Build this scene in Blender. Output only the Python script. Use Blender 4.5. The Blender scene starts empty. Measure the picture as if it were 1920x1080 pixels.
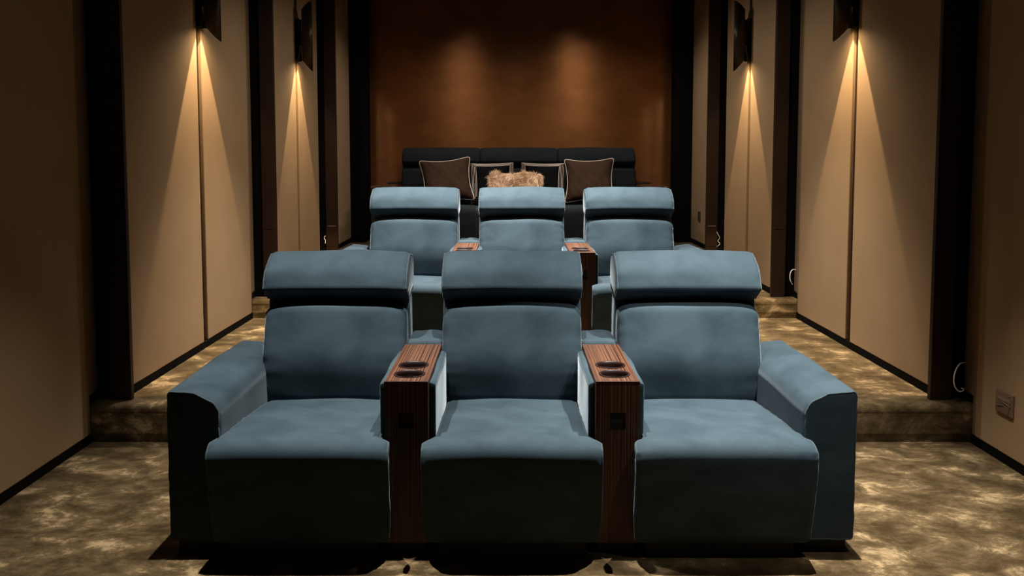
import bpy, bmesh, math, random
from math import sin, cos, pi, radians as R
from mathutils import Vector, Matrix

random.seed(7)
S = bpy.context.scene
C = S.collection

# ------------------------------------------------------------------ camera
F_PX = 1600.0
PITCH = math.atan(114.0 / F_PX)
cam_d = bpy.data.cameras.new('camera')
cam = bpy.data.objects.new('camera', cam_d)
C.objects.link(cam)
cam.location = (0, 0, 1.5)
cam.rotation_euler = (pi / 2 - PITCH, 0, 0)
cam_d.sensor_fit = 'HORIZONTAL'
cam_d.sensor_width = 36.0
cam_d.lens = F_PX / 1920.0 * 36.0
cam_d.shift_y = -136.0 / 1920.0
cam_d.clip_start = 0.05
S.camera = cam

# ------------------------------------------------------------------ world, exposure
w = bpy.data.worlds.new('world')
S.world = w
w.use_nodes = True
w.node_tree.nodes['Background'].inputs[0].default_value = (0.9, 0.8, 0.7, 1)
w.node_tree.nodes['Background'].inputs[1].default_value = 0.0
S.view_settings.view_transform = 'Standard'
S.view_settings.look = 'None'
S.view_settings.gamma = 1.0
S.view_settings.use_curve_mapping = False
S.view_settings.exposure = 0.0
S.cycles.use_denoising = True
S.cycles.max_bounces = 8
S.cycles.diffuse_bounces = 5
S.cycles.sample_clamp_indirect = 6.0

CEIL = 3.4
CX = 0.10                                   # centre line of the room


def spot(name, loc, power, cone, blend, size, col, tilt=(0, 0, 0), parent=None, smooth=0.0):
    d = bpy.data.lights.new(name, 'SPOT')
    if smooth:                              # larger, softer source: less hot close to the lamp
        d.use_nodes = True
        nt = d.node_tree
        fo = nt.nodes.new('ShaderNodeLightFalloff')
        fo.inputs['Strength'].default_value = 1.0
        fo.inputs['Smooth'].default_value = smooth
        nt.links.new(fo.outputs['Quadratic'], nt.nodes['Emission'].inputs['Strength'])
    d.energy = power
    d.spot_size = R(cone)
    d.spot_blend = blend
    d.shadow_soft_size = size
    d.color = col
    o = bpy.data.objects.new(name, d)
    C.objects.link(o)
    o.location = loc
    o.rotation_euler = tilt
    if parent:
        o.parent = parent
    return o


DOWN = (1.0, 0.93, 0.84)
WARM = (1.0, 0.75, 0.45)
# ceiling downlights above each row of seats
for x, p in ((-0.95, 640), (0.10, 560), (1.20, 1220)):
    spot('downlight', (x, 3.30, CEIL - .03), p, 58, 1.0, .018, DOWN)
for x, p in ((-0.80, 900), (0.10, 760), (1.05, 760)):
    spot('downlight', (x, 5.78, CEIL - .03), p, 74, 1.0, .018, DOWN)
for x in (-0.45, 0.65):                     # in front of the sofa, aimed at its seat
    spot('downlight', (x, 7.75, CEIL - .03), 420, 42, .9, .02, DOWN,
         Vector((0, .95, .75 - CEIL + .03)).to_track_quat('-Z', 'Y').to_euler())
for x, p in ((-0.72, 52), (0.92, 70)):
    spot('downlight', (x, 8.95, CEIL - .03), p, 126, 1.0, .03, DOWN)


# added wide spots under the ceiling, filling the walls with light
for x, p in ((-0.95, 6), (1.20, 6)):
    spot('wall_fill', (x, 3.30, CEIL - .03), p, 150, 1.0, .06, DOWN)
for x, p in ((-0.80, 110), (0.10, 50), (1.05, 110)):
    spot('wall_fill', (x, 5.78, CEIL - .03), p, 128, .9, .06, DOWN, (R(18), 0, 0))
for x, p in ((-0.60, 24), (0.80, 44)):
    spot('wall_fill', (x, 7.90, CEIL - .03), p, 158, .6, .06, DOWN)
spot('downlight', (1.35, 1.9, CEIL - .03), 270, 40, .9, .02, DOWN,
     Vector((1.05 - 1.35, 3.7 - 1.9, .75 - CEIL + .03)).to_track_quat('-Z', 'Y').to_euler())


# ------------------------------------------------------------------ materials
def mat(name, base=(.5, .5, .5), rough=.6, metal=0.0, sheen=0.0, sheen_tint=None, spec=None):
    m = bpy.data.materials.new(name)
    m.use_nodes = True
    b = m.node_tree.nodes['Principled BSDF']
    b.inputs['Base Color'].default_value = (*base, 1)
    b.inputs['Roughness'].default_value = rough
    b.inputs['Metallic'].default_value = metal
    if sheen:
        b.inputs['Sheen Weight'].default_value = sheen
        b.inputs['Sheen Roughness'].default_value = .28
        if sheen_tint:
            b.inputs['Sheen Tint'].default_value = (*sheen_tint, 1)
    if spec is not None:
        b.inputs['Specular IOR Level'].default_value = spec
    return m


def nodes(m):
    return m.node_tree.nodes, m.node_tree.links, m.node_tree.nodes['Principled BSDF']


def noise_color(m, scale, stops, mapping=(1, 1, 1), detail=6, rough=.55, dist=0.0, rot=(0, 0, 0)):
    n, l, b = nodes(m)
    tc = n.new('ShaderNodeTexCoord')
    mp = n.new('ShaderNodeMapping')
    mp.inputs['Scale'].default_value = mapping
    mp.inputs['Rotation'].default_value = rot
    nz = n.new('ShaderNodeTexNoise')
    nz.inputs['Scale'].default_value = scale
    nz.inputs['Detail'].default_value = detail
    nz.inputs['Roughness'].default_value = rough
    nz.inputs['Distortion'].default_value = dist
    cr = n.new('ShaderNodeValToRGB')
    e = cr.color_ramp.elements
    while len(e) < len(stops):
        e.new(.5)
    for el, (p, c) in zip(e, stops):
        el.position = p
        el.color = (*c, 1)
    l.new(tc.outputs['Object'], mp.inputs['Vector'])
    l.new(mp.outputs['Vector'], nz.inputs['Vector'])
    l.new(nz.outputs['Fac'], cr.inputs['Fac'])
    l.new(cr.outputs['Color'], b.inputs['Base Color'])
    return tc, mp, nz, cr


def noise_bump(m, scale, strength, dist=.002, mapping=(1, 1, 1), detail=4):
    n, l, b = nodes(m)
    tc = n.new('ShaderNodeTexCoord')
    mp = n.new('ShaderNodeMapping')
    mp.inputs['Scale'].default_value = mapping
    nz = n.new('ShaderNodeTexNoise')
    nz.inputs['Scale'].default_value = scale
    nz.inputs['Detail'].default_value = detail
    bp = n.new('ShaderNodeBump')
    bp.inputs['Strength'].default_value = strength
    bp.inputs['Distance'].default_value = dist
    l.new(tc.outputs['Object'], mp.inputs['Vector'])
    l.new(mp.outputs['Vector'], nz.inputs['Vector'])
    l.new(nz.outputs['Fac'], bp.inputs['Height'])
    l.new(bp.outputs['Normal'], b.inputs['Normal'])


def velvet(name, dark, light, sheen, tint, spec=.15):
    m = mat(name, rough=.85, sheen=sheen, sheen_tint=tint, spec=spec)
    noise_color(m, 5.0, [(.32, dark), (.68, light)], mapping=(1, 1, 1.6), detail=5, dist=.4)
    noise_bump(m, 140, .25, .001)
    return m


M_VELVET = velvet('blue_velvet', (.021, .038, .051), (.038, .062, .080), .36, (.72, .87, .98))
M_PIPING = mat('blue_piping', (.028, .048, .061), .85, sheen=.25, sheen_tint=(.6, .8, .95))
M_CHARCOAL = velvet('charcoal_velvet', (.010, .0125, .0135), (.015, .0175, .0185), .10, (.35, .42, .46), .04)
M_CHPIPE = mat('charcoal_piping', (.025, .03, .032), .8)
M_BASE = mat('black_base', (.006, .006, .006), .7)

M_WALL = mat('beige_wall_fabric', rough=.9, spec=.15)
noise_color(M_WALL, 3.0, [(.3, (.262, .168, .090)), (.7, (.287, .187, .102))], detail=3)
noise_bump(M_WALL, 350, .35, .0012)
M_WALL2 = mat('shaded_beige_fabric', rough=.9, spec=.15)  # darker copy of the wall fabric, shade of the canted strips painted in
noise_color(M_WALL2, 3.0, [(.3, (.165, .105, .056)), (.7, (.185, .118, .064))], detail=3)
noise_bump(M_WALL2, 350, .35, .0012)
M_DARK = mat('dark_reveal', (.004, .0032, .0028), .9, spec=.03)
M_BASEB = mat('black_baseboard', (.004, .0035, .003), .8, spec=.05)
M_COL = mat('dark_brown_wood', rough=.45, spec=.2)
noise_color(M_COL, 12, [(.3, (.017, .0082, .0046)), (.7, (.024, .0118, .0064))], mapping=(6, 6, .3))
M_BATTEN = mat('brown_batten_wood', rough=.4, spec=.4)
noise_color(M_BATTEN, 12, [(.3, (.011, .0055, .0033)), (.7, (.016, .008, .0045))], mapping=(6, 6, .3))
M_CEIL = mat('ceiling_paint', (.08, .065, .05), .9)
M_BRONZE = mat('dark_bronze', (.055, .042, .030), .38, metal=.8)
M_BLACKM = mat('black_metal', (.010, .009, .008), .45, metal=.3)
M_STEEL = mat('satin_steel', (.55, .50, .45), .3, metal=1.0)
M_LAMP = mat('lamp_glow', (1, .8, .5), .5)
_b = M_LAMP.node_tree.nodes['Principled BSDF']
_b.inputs['Emission Color'].default_value = (1.0, .62, .26, 1)
_b.inputs['Emission Strength'].default_value = 4
M_CUP = mat('plum_cup', (.012, .004, .0035), .42, spec=.35)
M_CUPRIM = mat('dark_cup_rim', (.07, .035, .028), .3, metal=.6)
M_WHITE = mat('white_cable', (.88, .85, .80), .5)
M_PLATE = mat('brown_plate', (.13, .075, .055), .28, spec=.6)
M_PLATE2 = mat('dark_switch', (.06, .04, .03), .25, spec=.7)
M_FILM = mat('film_glint', (.17, .115, .09), .25, spec=.5)
M_BROWNP = mat('brown_cushion', rough=.9, spec=.05)
noise_color(M_BROWNP, 30, [(.3, (.024, .0125, .008)), (.7, (.033, .0175, .0112))])
noise_bump(M_BROWNP, 200, .3, .001)
M_BLACKP = mat('black_cushion', (.0025, .0025, .0027), .9, spec=.03)
M_CORD = mat('cream_cord', (.50, .40, .33), .7)
M_FURB = mat('fur_base', (.22, .13, .075), .9)
M_FUR = mat('tan_fur', rough=.6, spec=.3)
noise_color(M_FUR, 22, [(.3, (.30, .165, .088)), (.5, (.47, .30, .18)), (.72, (.66, .49, .34))], detail=3)

# striped zebrano veneer: fine bands across X, long along Y and Z
M_WOOD = mat('zebrano_veneer', rough=.42, spec=.25)
n_, l_, b_ = nodes(M_WOOD)
tc, mp, nz, cr = noise_color(M_WOOD, 1.0,
                             [(.34, (.010, .0035, .002)), (.43, (.060, .024, .012)), (.49, (.105, .045, .024)),
                              (.54, (.016, .006, .003)), (.64, (.170, .078, .042))],
                             mapping=(430, .7, .7), detail=1, rough=.6)
nz.inputs['Distortion'].default_value = .12

# crushed pile carpet
M_CARPET = mat('olive_brown_carpet', rough=.95, sheen=.25, sheen_tint=(.9, .8, .6), spec=.1)
n_, l_, b_ = nodes(M_CARPET)
tc, mp, nz, cr = noise_color(M_CARPET, 4.6, [(.39, (.044, .028, .011)), (.47, (.076, .051, .023)), (.55, (.130, .090, .044)), (.64, (.38, .275, .150))],
                             mapping=(1.0, 1.35, 1.4), detail=10, rough=.72, dist=.35, rot=(0, 0, .5))
nz2 = n_.new('ShaderNodeTexNoise')
nz2.inputs['Scale'].default_value = 420
nz2.inputs['Detail'].default_value = 3
mx = n_.new('ShaderNodeMixRGB')
mx.blend_type = 'MULTIPLY'
mx.inputs[0].default_value = .55
cr2 = n_.new('ShaderNodeValToRGB')
cr2.color_ramp.elements[0].position = .35
cr2.color_ramp.elements[0].color = (.45, .45, .45, 1)
cr2.color_ramp.elements[1].position = .65
l_.new(tc.outputs['Object'], nz2.inputs['Vector'])
l_.new(nz2.outputs['Fac'], cr2.inputs['Fac'])
l_.new(cr.outputs['Color'], mx.inputs[1])
l_.new(cr2.outputs['Color'], mx.inputs[2])
l_.new(mx.outputs['Color'], b_.inputs['Base Color'])
bp = n_.new('ShaderNodeBump')
bp.inputs['Strength'].default_value = .6
bp.inputs['Distance'].default_value = .006
l_.new(nz.outputs['Fac'], bp.inputs['Height'])
bp2 = n_.new('ShaderNodeBump')
bp2.inputs['Strength'].default_value = .5
bp2.inputs['Distance'].default_value = .003
l_.new(nz2.outputs['Fac'], bp2.inputs['Height'])
l_.new(bp.outputs['Normal'], bp2.inputs['Normal'])
l_.new(bp2.outputs['Normal'], b_.inputs['Normal'])

# copper lacquer on the back wall
M_COPPER = mat('copper_panel', rough=.30, metal=.70)
_b = M_COPPER.node_tree.nodes['Principled BSDF']
_b.inputs['Anisotropic'].default_value = .75
_b.inputs['Anisotropic Rotation'].default_value = .25
_b.inputs['Coat Weight'].default_value = .8
_b.inputs['Coat IOR'].default_value = 2.0
_b.inputs['Coat Roughness'].default_value = .10
_b.inputs['Coat Tint'].default_value = (1.0, .75, .5, 1)
_tg = M_COPPER.node_tree.nodes.new('ShaderNodeTangent')
_tg.direction_type = 'RADIAL'
_tg.axis = 'Z'
M_COPPER.node_tree.links.new(_tg.outputs[0], _b.inputs['Tangent'])
tc, mp, nz, cr = noise_color(M_COPPER, 2.2, [(.30, (.22, .098, .036)), (.70, (.32, .148, .058))],
                             mapping=(1.0, 1.0, 1.6), detail=8, rough=.6, dist=.3)
n_, l_, b_ = nodes(M_COPPER)
rr = n_.new('ShaderNodeMapRange')
rr.inputs['To Min'].default_value = .27
rr.inputs['To Max'].default_value = .29
l_.new(nz.outputs['Fac'], rr.inputs['Value'])
l_.new(rr.outputs['Result'], b_.inputs['Roughness'])
noise_bump(M_COPPER, 30, .05, .001, mapping=(1, 1, 9))


# ------------------------------------------------------------------ mesh helpers
def obj(name, bm, m, parent=None, smooth=False, loc=(0, 0, 0)):
    me = bpy.data.meshes.new(name)
    bmesh.ops.recalc_face_normals(bm, faces=bm.faces[:])
    bm.to_mesh(me)
    bm.free()
    for p in me.polygons:
        p.use_smooth = smooth
    me.materials.append(m)
    o = bpy.data.objects.new(name, me)
    C.objects.link(o)
    o.location = loc
    if parent:
        o.parent = parent
    return o


def tag(o, label, cat, group=None):
    o['label'] = label
    o['category'] = cat
    if group:
        o['group'] = group
    return o


def thing(name, label, cat, loc=(0, 0, 0), group=None, rot=(0, 0, 0)):
    o = bpy.data.objects.new(name, None)
    C.objects.link(o)
    o.location = loc
    o.rotation_euler = rot
    o.empty_display_size = .1
    return tag(o, label, cat, group)


def struct(o):
    o['kind'] = 'structure'
    return o


def copy_tree(o, parent=None):
    c = o.copy()
    C.objects.link(c)
    if parent:
        c.parent = parent
    for ch in list(o.children):
        copy_tree(ch, c)
    return c


def box(bm, x0, x1, y0, y1, z0, z1, bev=0.0):
    r = bmesh.ops.create_cube(bm, size=1.0)
    vs = r['verts']
    for v in vs:
        v.co = Vector(((x0 + x1) / 2 + v.co.x * (x1 - x0), (y0 + y1) / 2 + v.co.y * (y1 - y0), (z0 + z1) / 2 + v.co.z * (z1 - z0)))
    if bev:
        es = list({e for v in vs for e in v.link_edges})
        bmesh.ops.bevel(bm, geom=es, offset=bev, segments=2, profile=.5, affect='EDGES')
    return bm


def bx(*a, bev=0.0):
    return box(bmesh.new(), *a, bev=bev)


def tube(bm, pts, r, seg=8, closed=False):
    pts = [Vector(p) for p in pts]
    n = len(pts)
    rings = []
    prev = None
    for i, p in enumerate(pts):
        a = pts[(i - 1) % n] if (closed or i > 0) else p
        b = pts[(i + 1) % n] if (closed or i < n - 1) else p
        t = (b - a)
        if t.length < 1e-9:
            t = Vector((0, 0, 1))
        t.normalize()
        if prev is None:
            up = Vector((0, 0, 1)) if abs(t.z) < .9 else Vector((1, 0, 0))
            u = t.cross(up).normalized()
        else:
            u = (prev - t * prev.dot(t)).normalized()
        prev = u
        v = t.cross(u)
        rings.append([bm.verts.new(p + (u * cos(2 * pi * k / seg) + v * sin(2 * pi * k / seg)) * r) for k in range(seg)])
    m = n if closed else n - 1
    for i in range(m):
        A, B = rings[i], rings[(i + 1) % n]
        for k in range(seg):
            bm.faces.new((A[k], A[(k + 1) % seg], B[(k + 1) % seg], B[k]))
    if not closed:
        bm.faces.new(rings[0][::-1])
        bm.faces.new(rings[-1])
    return bm


def round_poly(pts, step=.014):
    """closed polygon of (a, b, corner radius) -> dense list of points with rounded corners"""
    n = len(pts)
    out = []
    segs = []
    for i in range(n):
        p0 = Vector(pts[i - 1][:2])
        p = Vector(pts[i][:2])
        p1 = Vector(pts[(i + 1) % n][:2])
        r = pts[i][2]
        d0 = (p0 - p).normalized()
        d1 = (p1 - p).normalized()
        ang = d0.angle(d1)
        tl = r / math.tan(ang / 2) if ang < pi - 1e-3 else 0
        tl = min(tl, (p0 - p).length * .49, (p1 - p).length * .49)
        s, e = p + d0 * tl, p + d1 * tl
        k = max(2, int(tl * 2 / step) + 2)
        arc = [(1 - t) ** 2 * s + 2 * t * (1 - t) * p + t * t * e for t in [j / k for j in range(k + 1)]]
        # blend the parabola towards a true arc a little
        segs.append(arc)
    for i in range(n):
        arc = segs[i]
        nxt = segs[(i + 1) % n][0]
        out += arc
        L = (nxt - arc[-1]).length
        k = int(L / step)
        for j in range(1, k):
            out.append(arc[-1].lerp(nxt, j / k))
    res = [out[0]]
    for q in out[1:]:
        if (q - res[-1]).length > 1e-4:
            res.append(q)
    if (res[0] - res[-1]).length < 1e-4:
        res.pop()
    return res


def normals2d(P):
    n = len(P)
    area = sum(P[i].x * P[(i + 1) % n].y - P[(i + 1) % n].x * P[i].y for i in range(n))
    s = 1 if area > 0 else -1
    N = []
    for i in range(n):
        t = (P[(i + 1) % n] - P[i - 1]).normalized()
        N.append(Vector((t.y, -t.x)) * s)
    return N


def cushion(pts, half, rad, crown, cdir, fn=None, gather=.0016, plump=.006, seed=1, step=.014, wob=.0025):
    """profile (a,b) swept along u in [-half, half]; returns bmesh in (u,a,b) axes and a rim point list"""
    rnd = random.Random(seed)
    P = round_poly(pts, step)
    N = normals2d(P)
    n = len(P)
    cd = Vector(cdir).normalized()
    cw = [max(0.0, N[i].dot(cd)) ** .7 for i in range(n)]
    g = [rnd.uniform(-1, 1) for _ in range(n)]
    g = [(g[i] * 2 + g[i - 1] + g[(i + 1) % n]) / 3 for i in range(n)]
    K = 6
    st = []
    for k in range(K + 1):
        ph = (pi / 2) * (1 - k / K)
        st.append((-(half - rad) - rad * sin(ph), rad * (1 - cos(ph)) * .6, sin(ph * 1.0) * (1 - .3 * sin(ph))))
    mid = half - rad
    body = [-(mid - .022), -(mid - .05)]
    q = 12
    for j in range(1, q):
        body.append(-(mid - .05) + 2 * (mid - .05) * j / q)
    body += [mid - .05, mid - .022]
    allst = st + [(x, 0.0, max(0, 1 - (half - abs(x) - rad) / .045) * .6) for x in body] + [(-x, o, gw) for x, o, gw in st[::-1]]
    bm = bmesh.new()
    rings = []
    p1, p2 = rnd.uniform(0, 6), rnd.uniform(0, 6)
    for x, o, gw in allst:
        u = x / half
        ring = []
        for i in range(n):
            d = crown * (1 - u * u) * cw[i] - o + gather * gw * g[i] + wob * sin(u * 4.3 + p1 + i * .05) * sin(i * .11 + p2) * (1 - u * u)
            q2 = P[i] + N[i] * d
            ring.append(bm.verts.new((x, q2.x, q2.y)))
        rings.append(ring)
    for A, B in zip(rings, rings[1:]):
        for i in range(n):
            bm.faces.new((A[i], A[(i + 1) % n], B[(i + 1) % n], B[i]))
    cen = sum(P, Vector((0, 0))) / n
    for ring, sgn in ((rings[0], -1), (rings[-1], 1)):
        prev = ring
        x = ring[0].co.x
        for s, pl in ((.85, .45), (.6, .8), (.3, 1.0)):
            nr = [bm.verts.new((x + sgn * plump * pl, cen.x + (v.co.y - cen.x) * s, cen.y + (v.co.z - cen.y) * s)) for v in ring]
            for i in range(n):
                bm.faces.new((prev[i], prev[(i + 1) % n], nr[(i + 1) % n], nr[i]))
            prev = nr
        bm.faces.new(prev)
    rims = []
    for k in (2, len(rings) - 3):
        rims.append([v.co.copy() for v in rings[k]])
    if fn:
        for v in bm.verts:
            v.co = Vector(fn(*v.co))
        rims = [[Vector(fn(*c)) for c in r] for r in rims]
    return bm, rims


def piping(rims, r, m, parent, name='piping'):
    for rim in rims:
        bm = bmesh.new()
        tube(bm, rim, r, 6, True)
        obj(name, bm, m, parent, True)


# ------------------------------------------------------------------ room: sections step in and up towards the back
#        y0     y1    half  z     strip start
SEC = [(-1.6, 4.52, 2.29, 0.00, 4.32),
       (4.50, 6.87, 2.16, 0.20, 6.68),
       (6.89, 8.68, 2.035, 0.35, 8.56),
       (8.68, 9.52, 1.900, 0.52, 9.48)]
YB = 9.95
STEPS = [(4.37, 0.0, .20), (6.73, .20, .35), (8.55, .35, .52)]

# carpeted floor with three risers
prof = [(-1.7, 0.0)]
for y, a, b in STEPS:
    prof.append((y, a))
    r = .035
    prof.append((y - .012, a + .05))
    prof.append((y - .010, b - r - .01))
    for k in range(7):
        t = pi / 2 * k / 6
        prof.append((y - .012 + r - r * cos(t), b - r + r * sin(t)))
prof += [(YB + .1, .52), (YB + .1, -.1), (-1.7, -.1)]
bm = bmesh.new()
xa, xb = CX - 2.55, CX + 2.55
A = [bm.verts.new((xa, y, z)) for y, z in prof]
B = [bm.verts.new((xb, y, z)) for y, z in prof]
for i in range(len(prof)):
    j = (i + 1) % len(prof)
    bm.faces.new((A[i], A[j], B[j], B[i]))
bm.faces.new(A)
bm.faces.new(B[::-1])
struct(obj('floor', bm, M_CARPET))

struct(obj('ceiling', bx(CX - 2.6, CX + 2.6, -1.7, YB + .2, CEIL, CEIL + .1), M_CEIL))
struct(obj('wall_front', bx(CX - 2.6, CX + 2.6, -1.8, -1.7, -.1, CEIL), M_DARK))

# side walls: dark backing with padded panels, battens and strips as its parts
trim_no = 0
for side, sgn in (('left', -1), ('right', 1)):
    def X(h):
        return CX + sgn * h
    bm = bmesh.new()
    for k, (y0, y1, h, z, ys) in enumerate(SEC):
        a, b = sorted((X(h + .07), X(2.60)))
        box(bm, a, b, y0 - .02, y1 + (.03 if k < 3 else .6), -.1, CEIL)
    wall = struct(obj('wall_' + side, bm, M_DARK))

    def panel(name, y0, y1, h, z0, h2=None, m=M_WALL, z0b=None):
        h2 = h if h2 is None else h2
        bm = bmesh.new()
        z1 = CEIL - .02
        fr = [(X(h), y0), (X(h2), y1)]
        bk = [(X(h + .06), y0), (X(max(h2, h) + .065), y1)]
        vs = []
        for (x, y) in fr + bk[::-1]:
            vs.append((bm.verts.new((x, y, z0)), bm.verts.new((x, y, z1))))
        for i in range(4):
            j = (i + 1) % 4
            bm.faces.new((vs[i][0], vs[j][0], vs[j][1], vs[i][1]))
        bm.faces.new([v[0] for v in vs])
        bm.faces.new([v[1] for v in vs][::-1])
        bmesh.ops.bevel(bm, geom=[e for e in bm.edges], offset=.006, segments=2, profile=.5, affect='EDGES')
        return obj(name, bm, m, wall)

    base = bmesh.new()
    for k, (y0, y1, h, z, ys) in enumerate(SEC):
        zb = z + .048
        zn = (SEC[k + 1][3] + .048) if k < 3 else zb
        if k in (1, 2):
            yb = 5.68 if k == 1 else 7.74
            panel('fabric_panel', y0 + .01, yb - .041, h, zb)
            panel('fabric_panel', yb + .041, ys, h, zb)
            bmt = bmesh.new()
            a, b = sorted((X(h + .022), X(h + .06)))
            box(bmt, a, b, yb - .040, yb + .040, zb, CEIL - .02)
            obj('batten', bmt, M_BATTEN, wall)
        elif k == 0:
            panel('fabric_panel', -1.55, 1.6, h, zb)
            panel('fabric_panel', 1.61, ys, h, zb)
        else:
            panel('fabric_panel', y0 + .01, y1, h, zb)
        if k < 3:
            step = STEPS[k][0]
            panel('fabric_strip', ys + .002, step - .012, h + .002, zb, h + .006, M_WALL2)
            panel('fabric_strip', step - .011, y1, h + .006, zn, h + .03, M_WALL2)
        # baseboard, stepping up with the carpet
        t = h + .004
        a, b = sorted((X(t), X(h + .07)))
        box(base, a, b, y0, (STEPS[k][0] if k < 3 else y1), z - .02, zb - .002)
        if k < 3:
            a, b = sorted((X(h + .02), X(h + .075)))
            box(base, a, b, STEPS[k][0] - .008, y1, z, zn - .002)
    struct(obj('baseboard_' + side, base, M_BASEB))

    # columns
    for ky, hh, wd, zb, strip_z in ((4.45, 2.12, .112, .20, None), (6.85, 1.998, .112, .35, .905), (8.65, 1.873, .118, .52, .775)):
        trim_no += 1
        a, b = sorted((X(hh), X(hh + wd)))
        c = struct(obj('trim_%d' % trim_no, bx(a, b, ky, ky + .035, zb - .005, CEIL, bev=.003), M_COL))
        if strip_z:  # thin strip laid across the column face
            obj('cross_strip', bx(a + .018, b - .018, ky - .003, ky + .004, strip_z - .004, strip_z + .004),
                M_STEEL if ky > 8 else M_BATTEN, c)
    trim_no += 1
    a, b = sorted((X(1.745), X(1.92)))
    struct(obj('trim_%d' % trim_no, bx(a, b, 9.50, YB + .02, .515, CEIL, bev=.004), M_DARK))

struct(obj('wall_back', bx(CX - 2.0, CX + 2.0, YB, YB + .15, -.1, CEIL), M_COPPER))

# ------------------------------------------------------------------ wall sconces
G_SC = 'bronze wall sconces'


def sconce(x, y, z, sgn, label):
    t = thing('wall_sconce', label, 'wall light', (x, y, z), G_SC)
    s = -sgn                               # direction into the room
    bm = bmesh.new()
    pr = [(-.022, -.185), (.008, -.185), (.040, -.10), (.040, .10), (.008, .185), (-.022, .185)]
    L_ = [bm.verts.new((s * px, -.042, pz)) for px, pz in pr]
    R_ = [bm.verts.new((s * px, .042, pz)) for px, pz in pr]
    for k in range(6):
        bm.faces.new((L_[k], L_[(k + 1) % 6], R_[(k + 1) % 6], R_[k]))
    bm.faces.new(L_)
    bm.faces.new(R_[::-1])
    for ya in (-.042, .038):                # side cheeks of the hollow housing
        a, b = sorted((-s * .006, s * .040))
        box(bm, a, b, ya, ya + .004, -.187, .187)
    obj('back_plate', bm, M_BLACKM, t)
    a, b = sorted((s * .038, s * .075))
    obj('mounting_arm', bx(a, b, -.03, .03, -.055, .055, bev=.003), M_BLACKM, t)
    # half cylinder shade, ends cut on a slant (longest at the front)
    bm = bmesh.new()
    rad, th, K = .085, .004, 28
    rings = []
    for k in range(K + 1):
        a = -pi / 2 + pi * k / K
        row = []
        for rr in (rad, rad - th):
            px = s * (.072 + rr * cos(a) * .85)
            py = rr * sin(a)
            zz = .222 + .090 * cos(a) * (rr / rad)
            row.append(bm.verts.new((px, py, .034 - zz)))
            row.append(bm.verts.new((px, py, .034 + zz)))
        rings.append(row)
    for Aa, Bb in zip(rings, rings[1:]):
        bm.faces.new((Aa[0], Bb[0], Bb[1], Aa[1]))
        bm.faces.new((Aa[2], Aa[3], Bb[3], Bb[2]))
        bm.faces.new((Aa[0], Aa[2], Bb[2], Bb[0]))
        bm.faces.new((Aa[1], Bb[1], Bb[3], Aa[3]))
    for row in (rings[0], rings[-1]):
        bm.faces.new((row[0], row[1], row[3], row[2]))
    obj('shade', bm, M_BRONZE, t, True)
    obj('lamp', bx(*sorted((s * .080, s * .098)), -.010, .010, -.072, -.056), M_LAMP, t)
    spot('sconce_beam', (s * .086, 0, -.078), 290, 57, .16, .003, WARM, (0, 0, 0), t, .30)
    spot('sconce_glow', (s * .090, 0, -.175), 36, 160, 1.0, .006, WARM, (0, 0, 0), t, .12)
    return t


for sgn, sd in ((-1, 'left'), (1, 'right')):
    sconce(CX + sgn * 2.160, 5.68, 2.520, sgn, 'bronze half-round sconce glowing downward on the near %s wall panel' % sd)
    sconce(CX + sgn * 2.035, 7.74, 2.525, sgn, 'bronze half-round sconce glowing downward on the far %s wall panel' % sd)

# ------------------------------------------------------------------ recliners
G_REC = 'blue velvet recliners in two rows'
SEAT_P = [(-.050, .062, .03), (-.098, .27, .3), (-.128, .462, .095), (.30, .442, .2), (.63, .410, .035), (.63, .062, .03)]
BACK_P = [(.606, .40, .034), (.590, .585, .35), (.655, .828, .045), (.745, .835, .04), (.70, .40, .034)]
SHELL_P = [(.690, .14, .03), (.735, .872, .03), (.865, .885, .04), (.850, .14, .03)]
HEAD_P = [(.634, .900, .030), (.672, .988, .12), (.790, 1.058, .07), (.925, 1.030, .05), (.905, .862, .03), (.728, .838, .035)]


def tee(half_f, back_l, back_r):
    def f(x, a, b):
        hb = back_l if x < 0 else back_r
        t = (a + .085) / .25 if hb > .30 else (a + .07) / .095
        t = min(1, max(0, t))
        t = t * t * (3 - 2 * t)
        return (x * (1 - t) + x * (hb / half_f) * t, a, b)
    return f


def soft_top(half):
    def f(x, a, b):
        u = min(1.0, abs(x) / half)
        return (x, a, b - .026 * u ** 9 * max(0.0, (b - .62) / .22))
    return f


def make_recliner(name, cx, y0, z0, label, arm=0, seed=1, group=G_REC, half=.330, back=.285, bh=.303, mv=M_VELVET, mp_=M_PIPING):
    t = thing(name, label, 'recliner', (cx, y0, z0), group)
    bm, rims = cushion(SEAT_P, half, .032, .013, (-.35, 1), tee(half, .311 if arm < 0 else back, .311 if arm > 0 else back), gather=.005, seed=seed)
    s = obj('seat', bm, mv, t, True)
    piping(rims, .0042, mp_, s)
    bo = arm * .012                         # end seats: back set slightly towards the outer arm
    bh = bh + .012 if arm else bh + .004

    def sh(x, a, b):
        return (x + bo, a, b)

    st = soft_top(bh)

    def top(x, a, b):
        return sh(*st(x, a, b))
    bm, rims = cushion(SHELL_P, bh + .004, .03, .0, (0, 1), sh, gather=.002, seed=seed + 1)
    obj('back_shell', bm, mv, t, True)
    bm, rims = cushion(BACK_P, bh, .036, .018, (-1, .25), top, gather=.007, seed=seed + 2)
    obj('backrest', bm, mv, t, True)
    bm, rims = cushion(HEAD_P, bh + .007, .034, .010, (-.7, .7), sh, gather=.008, seed=seed + 3)
    s = obj('headrest', bm, mv, t, True)
    piping(rims, .0038, mp_, s)
    obj('base', bx(-back + .01, back - .01, -.02, .80, .0, .075), M_BASE, t)
    if arm:
        armrest(t, arm, seed, mv, mp_)
    return t


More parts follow.
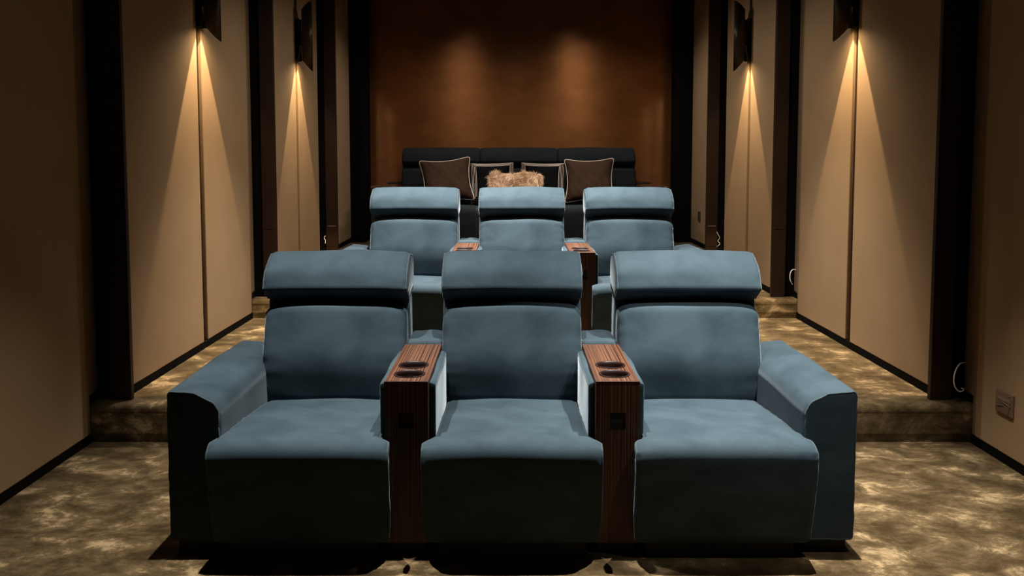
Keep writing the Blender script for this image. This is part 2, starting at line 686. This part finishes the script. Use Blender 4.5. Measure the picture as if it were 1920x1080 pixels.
def armrest(t, arm, seed, mv, mp_, xin=.312, wd=.195, length=.88):
    # cross section (x outward, z); the outer top edge is crisp, the inner one rounded
    xo = xin + wd
    pts = [(xin, .055, .02), (xo, .055, .02), (xo, .628, .022), (xin + .085, .618, .06), (xin, .575, .075)]
    def f(u, a, b):
        y = u + length / 2
        return (arm * a, y, b)
    bm, rims = cushion(pts, length / 2, .015, .006, (-.5, 1), f, gather=.003, plump=0, seed=seed + 5)
    ar = obj('armrest', bm, mv, t, True)
    piping(rims[:1], .0038, mp_, ar)
    obj('arm_base', bx(*sorted((arm * (xin + .02), arm * (xo - .02))), .03, length - .03, 0, .07), M_BASE, t)


# ------------------------------------------------------------------ wooden consoles with two cup holders
G_CON = 'striped wood consoles between recliners'
CW, CL, CH = .081, .63, .66
CUPS = (.112, .252)


def make_console(cx, y0, z0, label):
    t = thing('console', label, 'console', (cx, y0, z0), G_CON)
    bm = bmesh.new()
    # top with two real holes
    cell = .07
    cuts = [0.0, CUPS[0] - cell, CUPS[0] + cell, CUPS[1] + cell, CL]
    rad, K = .0555, 40
    def rect_pt(a, cy):
        dx, dy = cos(a), sin(a)
        s = min(CW / abs(dx) if abs(dx) > 1e-6 else 1e9, cell / abs(dy) if abs(dy) > 1e-6 else 1e9)
        return (dx * s, cy + dy * s, CH)
    def quad(*p):
        bm.faces.new([bm.verts.new(q) for q in p])
    quad((-CW, 0, CH), (CW, 0, CH), (CW, cuts[1], CH), (-CW, cuts[1], CH))
    quad((-CW, cuts[3], CH), (CW, cuts[3], CH), (CW, CL, CH), (-CW, CL, CH))
    corner = math.atan2(cell, CW)
    for cy in CUPS:
        an = sorted([2 * pi * k / K for k in range(K)] + [corner, pi - corner, pi + corner, 2 * pi - corner])
        for k in range(len(an)):
            a, b = an[k], an[(k + 1) % len(an)]
            quad((rad * cos(a), cy + rad * sin(a), CH), rect_pt(a, cy), rect_pt(b, cy), (rad * cos(b), cy + rad * sin(b), CH))
    # front with a square opening
    zc, q = .515, .029
    zs = [.045, zc - q, zc + q, CH]
    xs = [-CW, -q, q, CW]
    for i in range(3):
        for j in range(3):
            if i == 1 and j == 1:
                continue
            quad((xs[i], 0, zs[j]), (xs[i + 1], 0, zs[j]), (xs[i + 1], 0, zs[j + 1]), (xs[i], 0, zs[j + 1]))
    quad((-CW, 0, .045), (-CW, CL, .045), (-CW, CL, CH), (-CW, 0, CH))
    quad((CW, 0, .045), (CW, CL, .045), (CW, CL, CH), (CW, 0, CH))
    quad((-CW, CL, .045), (CW, CL, .045), (CW, CL, CH), (-CW, CL, CH))
    quad((-CW, 0, .045), (CW, 0, .045), (CW, CL, .045), (-CW, CL, .045))
    bmesh.ops.remove_doubles(bm, verts=bm.verts[:], dist=1e-5)
    obj('wood_body', bm, M_WOOD, t)
    # thin pale edge along the front of the top
    obj('edge_trim', bx(-CW, CW, -.0025, .004, CH - .004, CH + .0015), M_CUPRIM, t)
    for cy in CUPS:
        bm = bmesh.new()
        prof = [(rad + .005, CH + .0025), (rad + .001, CH + .004), (rad - .004, CH + .0015), (rad - .005, CH - .01), (rad - .008, CH - .075), (0.0, CH - .078)]
        rings = []
        for r_, z_ in prof:
            rings.append([bm.verts.new((r_ * cos(2 * pi * k / K), cy + r_ * sin(2 * pi * k / K), z_)) for k in range(K)] if r_ > 0 else None)
        for a, b in zip(rings, rings[1:]):
            if b is None:
                bm.faces.new(a)
            else:
                for k in range(K):
                    bm.faces.new((a[k], a[(k + 1) % K], b[(k + 1) % K], b[k]))
        obj('cup_holder', bm, M_CUP, t, True)
    sw = obj('control_panel', bx(-q, q, .012, .03, zc - q, zc + q), M_BASE, t)
    obj('lower_lip', bx(-q, q, -.002, .014, zc - q - .004, zc - q), M_BLACKM, sw)
    for sx in (-1, 1):
        pts = [(CW + .001, .40, .008), (CW + .024, .40, .012), (CW + .024, .640, .014), (CW + .001, .648, .006)]
        def f(u, a, b, sx=sx):
            return (sx * a, u + .310, b)
        bm, rims = cushion(pts, .262, .006, .004, (1, 0), f, gather=.001, plump=.002, seed=31)
        obj('side_pad', bm, M_VELVET, t, True)
    pts = [(.640, .42, .02), (.645, .672, .03), (.90, .668, .03), (.90, .42, .02)]
    bm, rims = cushion(pts, .078, .02, .006, (0, 1), gather=.002, seed=41)
    obj('rear_pad', bm, M_VELVET, t, True)
    obj('base', bx(-CW + .01, CW - .01, .02, .88, 0, .05), M_BASE, t)
    obj('rear_box', bx(-CW + .004, CW - .004, CL + .005, .89, .05, .45), M_VELVET, t)
    return t


ROWS = [('front', 0.0, 3.11, 0.0), ('second', .072, 5.55, .20)]
for ri, (rn, dx, y0, z0) in enumerate(ROWS):
    for k, (cx, arm, where) in enumerate(((-.776, -1, 'left'), (0, 0, 'middle'), (.776, 1, 'right'))):
        if arm:
            lab = 'blue velvet recliner with outer armrest at the %s end of the %s row' % (where, rn)
        else:
            lab = 'armless blue velvet recliner between two consoles in the %s row' % rn
        make_recliner('recliner', dx + cx, y0, z0, lab, arm, seed=11 * (k + 1) + 50 * ri)
    for cx, where in ((-.393, 'left'), (.393, 'right')):
        make_console(dx + cx, y0, z0, 'striped wood cup holder console %s of the middle recliner in the %s row' % (where, rn))

# ------------------------------------------------------------------ rear sofa
SX, SY, SZ = .075, 8.76, .52
sofa = thing('sofa', 'long charcoal sofa with three headrests on the top step against the copper wall', 'sofa', (SX, SY, SZ))
for k, cx in enumerate((-.86, 0, .86)):
    def off(x, a, b, cx=cx):
        return (x + cx, a, b)
    sp = [(a, b, r) for a, b, r in SEAT_P]
    bm, rims = cushion(sp, .426, .03, .012, (-.3, 1), off, seed=70 + k)
    s = obj('seat', bm, M_CHARCOAL, sofa, True)
    piping(rims, .004, M_CHPIPE, s)
    bm, rims = cushion(SHELL_P, .43, .03, 0, (0, 1), off, seed=75 + k)
    obj('back_shell', bm, M_CHARCOAL, sofa, True)
    bm, rims = cushion(BACK_P, .428, .03, .012, (-1, .25), off, seed=80 + k)
    obj('backrest', bm, M_CHARCOAL, sofa, True)
    bm, rims = cushion(HEAD_P, .429, .032, .008, (-.7, .7), off, seed=90 + k)
    obj('headrest', bm, M_CHARCOAL, sofa, True)
obj('base', bx(-1.26, 1.26, -.0, .80, 0, .08), M_BASE, sofa)
for sg in (-1, 1):
    xin, xo = 1.302, 1.50
    pts = [(xin, .055, .01), (xo, .055, .012), (xo, .605, .016), (xin, .605, .05)]
    bm, rims = cushion(pts, .44, .02, .004, (0, 1), lambda u, a, b, sg=sg: (sg * a, u + .42, b), plump=0, seed=97)
    ar = obj('armrest', bm, M_CHARCOAL, sofa, True)
    tb = bmesh.new()
    a, b = sorted((sg * 1.325, sg * 1.575))
    box(tb, a, b, .28, .66, .622, .645, bev=.004)
    obj('side_table', tb, M_WOOD, sofa)
    a, b = sorted((sg * 1.31, sg * 1.46))
    obj('rear_shelf', bx(a, b, .70, .90, .655, .675, bev=.004), M_BLACKM, sofa)


# ------------------------------------------------------------------ cushions on the sofa
def pillow_bm(wd, ht, th, pinch=.10, n=26, dents=(), power=.55, seed=0):
    rnd = random.Random(seed)
    bm = bmesh.new()
    def place(u, v, s):
        x = wd / 2 * u * (1 - pinch * (1 - v * v) * abs(u) ** 1.5)
        z = ht / 2 * v * (1 - pinch * (1 - u * u) * abs(v) ** 1.5)
        cr_ = 1 - .07 * (u * u * v * v) ** 5
        x, z = x * cr_, z * cr_
        f = max(0, (1 - u ** 4)) ** power * max(0, (1 - v ** 4)) ** power
        wr = .006 * sin(u * 7 + seed) * sin(v * 5 + seed * 2) + .004 * sin(u * 15 + v * 11)
        y = s * (th / 2 * f + wr * f)
        return Vector((x, y, z))
    grid = {}
    for s in (-1, 1):
        for i in range(n + 1):
            for j in range(n + 1):
                edge = i in (0, n) or j in (0, n)
                if s == 1 and edge:
                    grid[s, i, j] = grid[-1, i, j]
                    continue
                # denser near the edges
                u = sin((i / n - .5) * pi)
                v = sin((j / n - .5) * pi)
                grid[s, i, j] = bm.verts.new(place(u, v, s))
        for i in range(n):
            for j in range(n):
                q = [grid[s, i, j], grid[s, i + 1, j], grid[s, i + 1, j + 1], grid[s, i, j + 1]]
                bm.faces.new(q if s == -1 else q[::-1])
    rim = [grid[-1, i, 0].co.copy() for i in range(n)] + [grid[-1, n, j].co.copy() for j in range(n)] \
        + [grid[-1, i, n].co.copy() for i in range(n, 0, -1)] + [grid[-1, 0, j].co.copy() for j in range(n, 0, -1)]
    return bm, rim


G_BP = 'brown cushions with cream piping'
for x, z, roll, yaw, w_, h_, lab in (
        (-.700, 1.225, -5, 8, .57, .49, 'brown cushion with cream piping at the left of the sofa, tilted'),
        (.830, 1.225, -1.5, -6, .55, .49, 'brown cushion with cream piping at the right of the sofa')):
    bm, rim = pillow_bm(w_, h_, .17, pinch=.16, seed=int(abs(x) * 10))
    t = tag(obj('cushion', bm, M_BROWNP, None, True, (x, 9.155, z)), lab, 'cushion', G_BP)
    t.rotation_euler = (R(-13), R(roll), R(yaw))
    pb = bmesh.new()
    tube(pb, rim, .0065, 8, True)
    obj('piping', pb, M_CORD, t, True)

G_KP = 'black cushions with striped borders'
for x, z, roll, yaw, lab in (
        (-.205, 1.205, -1.5, 5, 'black cushion with cream striped border beside the left brown cushion'),
        (.325, 1.205, 1.0, -5, 'black cushion with cream striped border beside the right brown cushion')):
    bm = bmesh.new()
    n = 24
    wd, ht = .37, .335
    fr, loops = [], []
    def ring(d, grow, y):
        pts = []
        for k in range(4 * n):
            sd, q = divmod(k, n)
            tt = -1 + 2 * q / n
            u, v = ((tt, -1), (1, tt), (-tt, 1), (-1, -tt))[sd]
            px = (wd / 2 + grow) * u * (1 - .035 * (1 - v * v) * abs(u))
            pz = (ht / 2 + grow) * v * (1 - .045 * (1 - u * u) * abs(v))
            pts.append(Vector((px, y, pz)))
        return pts
    depth = [(0, 0.0, -.075), (1, .015, -.045), (2, .030, -.012), (3, .045, .022), (4, .036, .06)]
    vr = []
    for d, gr, y in depth:
        p = ring(d, gr, y)
        loops.append(p)
        vr.append([bm.verts.new(q) for q in p])
    for a, b in zip(vr, vr[1:]):
        for k in range(4 * n):
            bm.faces.new((a[k], a[(k + 1) % (4 * n)], b[(k + 1) % (4 * n)], b[k]))
    for base_ring, s in ((vr[0], -1), (vr[-1], 1)):
        prev = base_ring
        y0 = base_ring[0].co.y
        for sc_, dy in ((.93, .018), (.8, .034), (.55, .046), (.25, .05)):
            nr = [bm.verts.new((v.co.x * sc_, y0 + s * dy, v.co.z * sc_)) for v in base_ring]
            for k in range(4 * n):
                bm.faces.new((prev[k], prev[(k + 1) % (4 * n)], nr[(k + 1) % (4 * n)], nr[k]))
            prev = nr
        bm.faces.new(prev)
    t = tag(obj('cushion', bm, M_BLACKP, None, True, (x, 9.225, z)), lab, 'cushion', G_KP)
    t.rotation_euler = (R(-12), R(roll), R(yaw))
    for lp in loops[:4]:
        pb = bmesh.new()
        tube(pb, lp, .0030, 6, True)
        obj('border_stripe', pb, M_CORD, t, True)

bm, rim = pillow_bm(.56, .30, .17, pinch=.05, n=20, power=.45, seed=3)
bm.normal_update()
src = [(f.calc_center_median(), f.normal.copy(), f.calc_area(), [v.co.copy() for v in f.verts]) for f in bm.faces]
fur = tag(obj('fur_cushion', bm, M_FURB, None, True, (.035, 8.93, 1.160)), 'small long-haired tan fur cushion lying in the centre of the sofa', 'cushion')
fur.rotation_euler = (R(-15), R(1), R(0))
rf = random.Random(5)
tot = sum(s[2] for s in src)
verts, faces = [], []
for c, nrm, ar, vs in src:
    sgn = 1 if nrm.dot(Vector((c.x * .3, c.y * 3, c.z))) > 0 else -1
    nrm = nrm * sgn
    k = ar / tot * 5200
    k = int(k) + (rf.random() < k - int(k))
    for _ in range(k):
        a, b = rf.random(), rf.random()
        p = (vs[0] * (1 - a) + vs[1] * a) * (1 - b) + (vs[3] * (1 - a) + vs[2] * a) * b
        cl = Vector((sin(p.x * 23 + p.z * 9), 0, cos(p.x * 17 - p.z * 13) * .8 - .55))
        d = (nrm * .75 + cl * .55 + Vector((rf.gauss(0, .22), rf.gauss(0, .22), rf.gauss(0, .22)))).normalized()
        L = rf.uniform(.035, .062)
        side = d.cross(Vector((rf.uniform(-1, 1), rf.uniform(-1, 1), rf.uniform(-1, 1)))).normalized()
        o3 = d.cross(side)
        b0 = len(verts)
        q = p.copy()
        dd = d.copy()
        for s_ in range(4):
            wv = .0020 * (1 - s_ / 3.2)
            for m_ in range(3):
                an = 2 * pi * m_ / 3
                verts.append(q + (side * cos(an) + o3 * sin(an)) * wv)
            dd = (dd + cl * .22 + Vector((0, 0, -.16))).normalized()
            q = q + dd * (L / 3)
        for s_ in range(3):
            for m_ in range(3):
                i0 = b0 + s_ * 3
                faces.append((i0 + m_, i0 + (m_ + 1) % 3, i0 + 3 + (m_ + 1) % 3, i0 + 3 + m_))
me = bpy.data.meshes.new('fur')
me.from_pydata([tuple(v) for v in verts], [], faces)
me.materials.append(M_FUR)
fo = bpy.data.objects.new('fur', me)
C.objects.link(fo)
fo.parent = fur
fo['kind'] = 'stuff'

# ------------------------------------------------------------------ sockets and loose cables
so = thing('wall_socket', 'brown double wall socket under wrinkled clear film on the near right wall', 'socket', (CX + 2.29, 4.055, .30))
obj('plate', bx(-.010, .002, -.072, .072, -.055, .055, bev=.003), M_PLATE, so)
obj('film', bx(-.0125, -.0095, -.055, .05, .012, .024), M_FILM, so)
bm = bmesh.new()
for p in (((-.012, -.052, .03), (-.014, -.040, -.045)), ((-.012, -.06, -.004), (-.013, .02, .006)), ((-.012, .0, -.01), (-.013, .055, -.022)),
          ((-.012, -.055, .044), (-.012, -.03, .046))):
    tube(bm, p, .0016, 6)
obj('film_wrinkle', bm, M_FILM, so)
s2 = thing('wall_socket', 'small dark wall socket on the far right panel near the sofa', 'socket', (CX + 1.90, 9.07, .845))
obj('plate', bx(-.010, .002, -.05, .05, -.05, .05, bev=.003), M_PLATE2, s2)


def cable(pts, r, label, sub=6):
    P = [Vector(p) for p in pts]
    out = []
    for i in range(len(P) - 1):
        p0, p1, p2, p3 = P[max(0, i - 1)], P[i], P[i + 1], P[min(len(P) - 1, i + 2)]
        for k in range(sub):
            t = k / sub
            out.append(.5 * ((2 * p1) + (p2 - p0) * t + (2 * p0 - 5 * p1 + 4 * p2 - p3) * t * t + (3 * p1 - p0 - 3 * p2 + p3) * t ** 3))
    out.append(P[-1])
    bm = bmesh.new()
    tube(bm, out, r, 8)
    return tag(obj('cable', bm, M_WHITE, None, True), label, 'cable', 'white cable ends by the columns')


cable([(2.405, 4.46, .400), (2.345, 4.40, .408), (2.315, 4.385, .375), (2.305, 4.38, .330), (2.315, 4.385, .290), (2.345, 4.40, .262),
       (2.375, 4.42, .258), (2.385, 4.43, .266), (2.37, 4.42, .272)], .0035,
      'white cable loop hanging beside the nearest right column')
cable([(2.285, 6.80, .575), (2.255, 6.79, .582), (2.235, 6.78, .570), (2.226, 6.78, .54), (2.228, 6.78, .50), (2.25, 6.79, .46)], .0040,
      'pale cable end beside the second right column')
cable([(2.075, 8.61, .72), (2.09, 8.61, .69), (2.105, 8.61, .66), (2.085, 8.60, .63), (2.105, 8.60, .60), (2.075, 8.60, .57)], .0015,
      'pale cable curl at the foot of the third right column')
cable([(-1.893, 8.62, .68), (-1.905, 8.62, .655), (-1.893, 8.62, .63), (-1.896, 8.62, .60)], .0032,
      'pale cable end at the foot of the third left column')
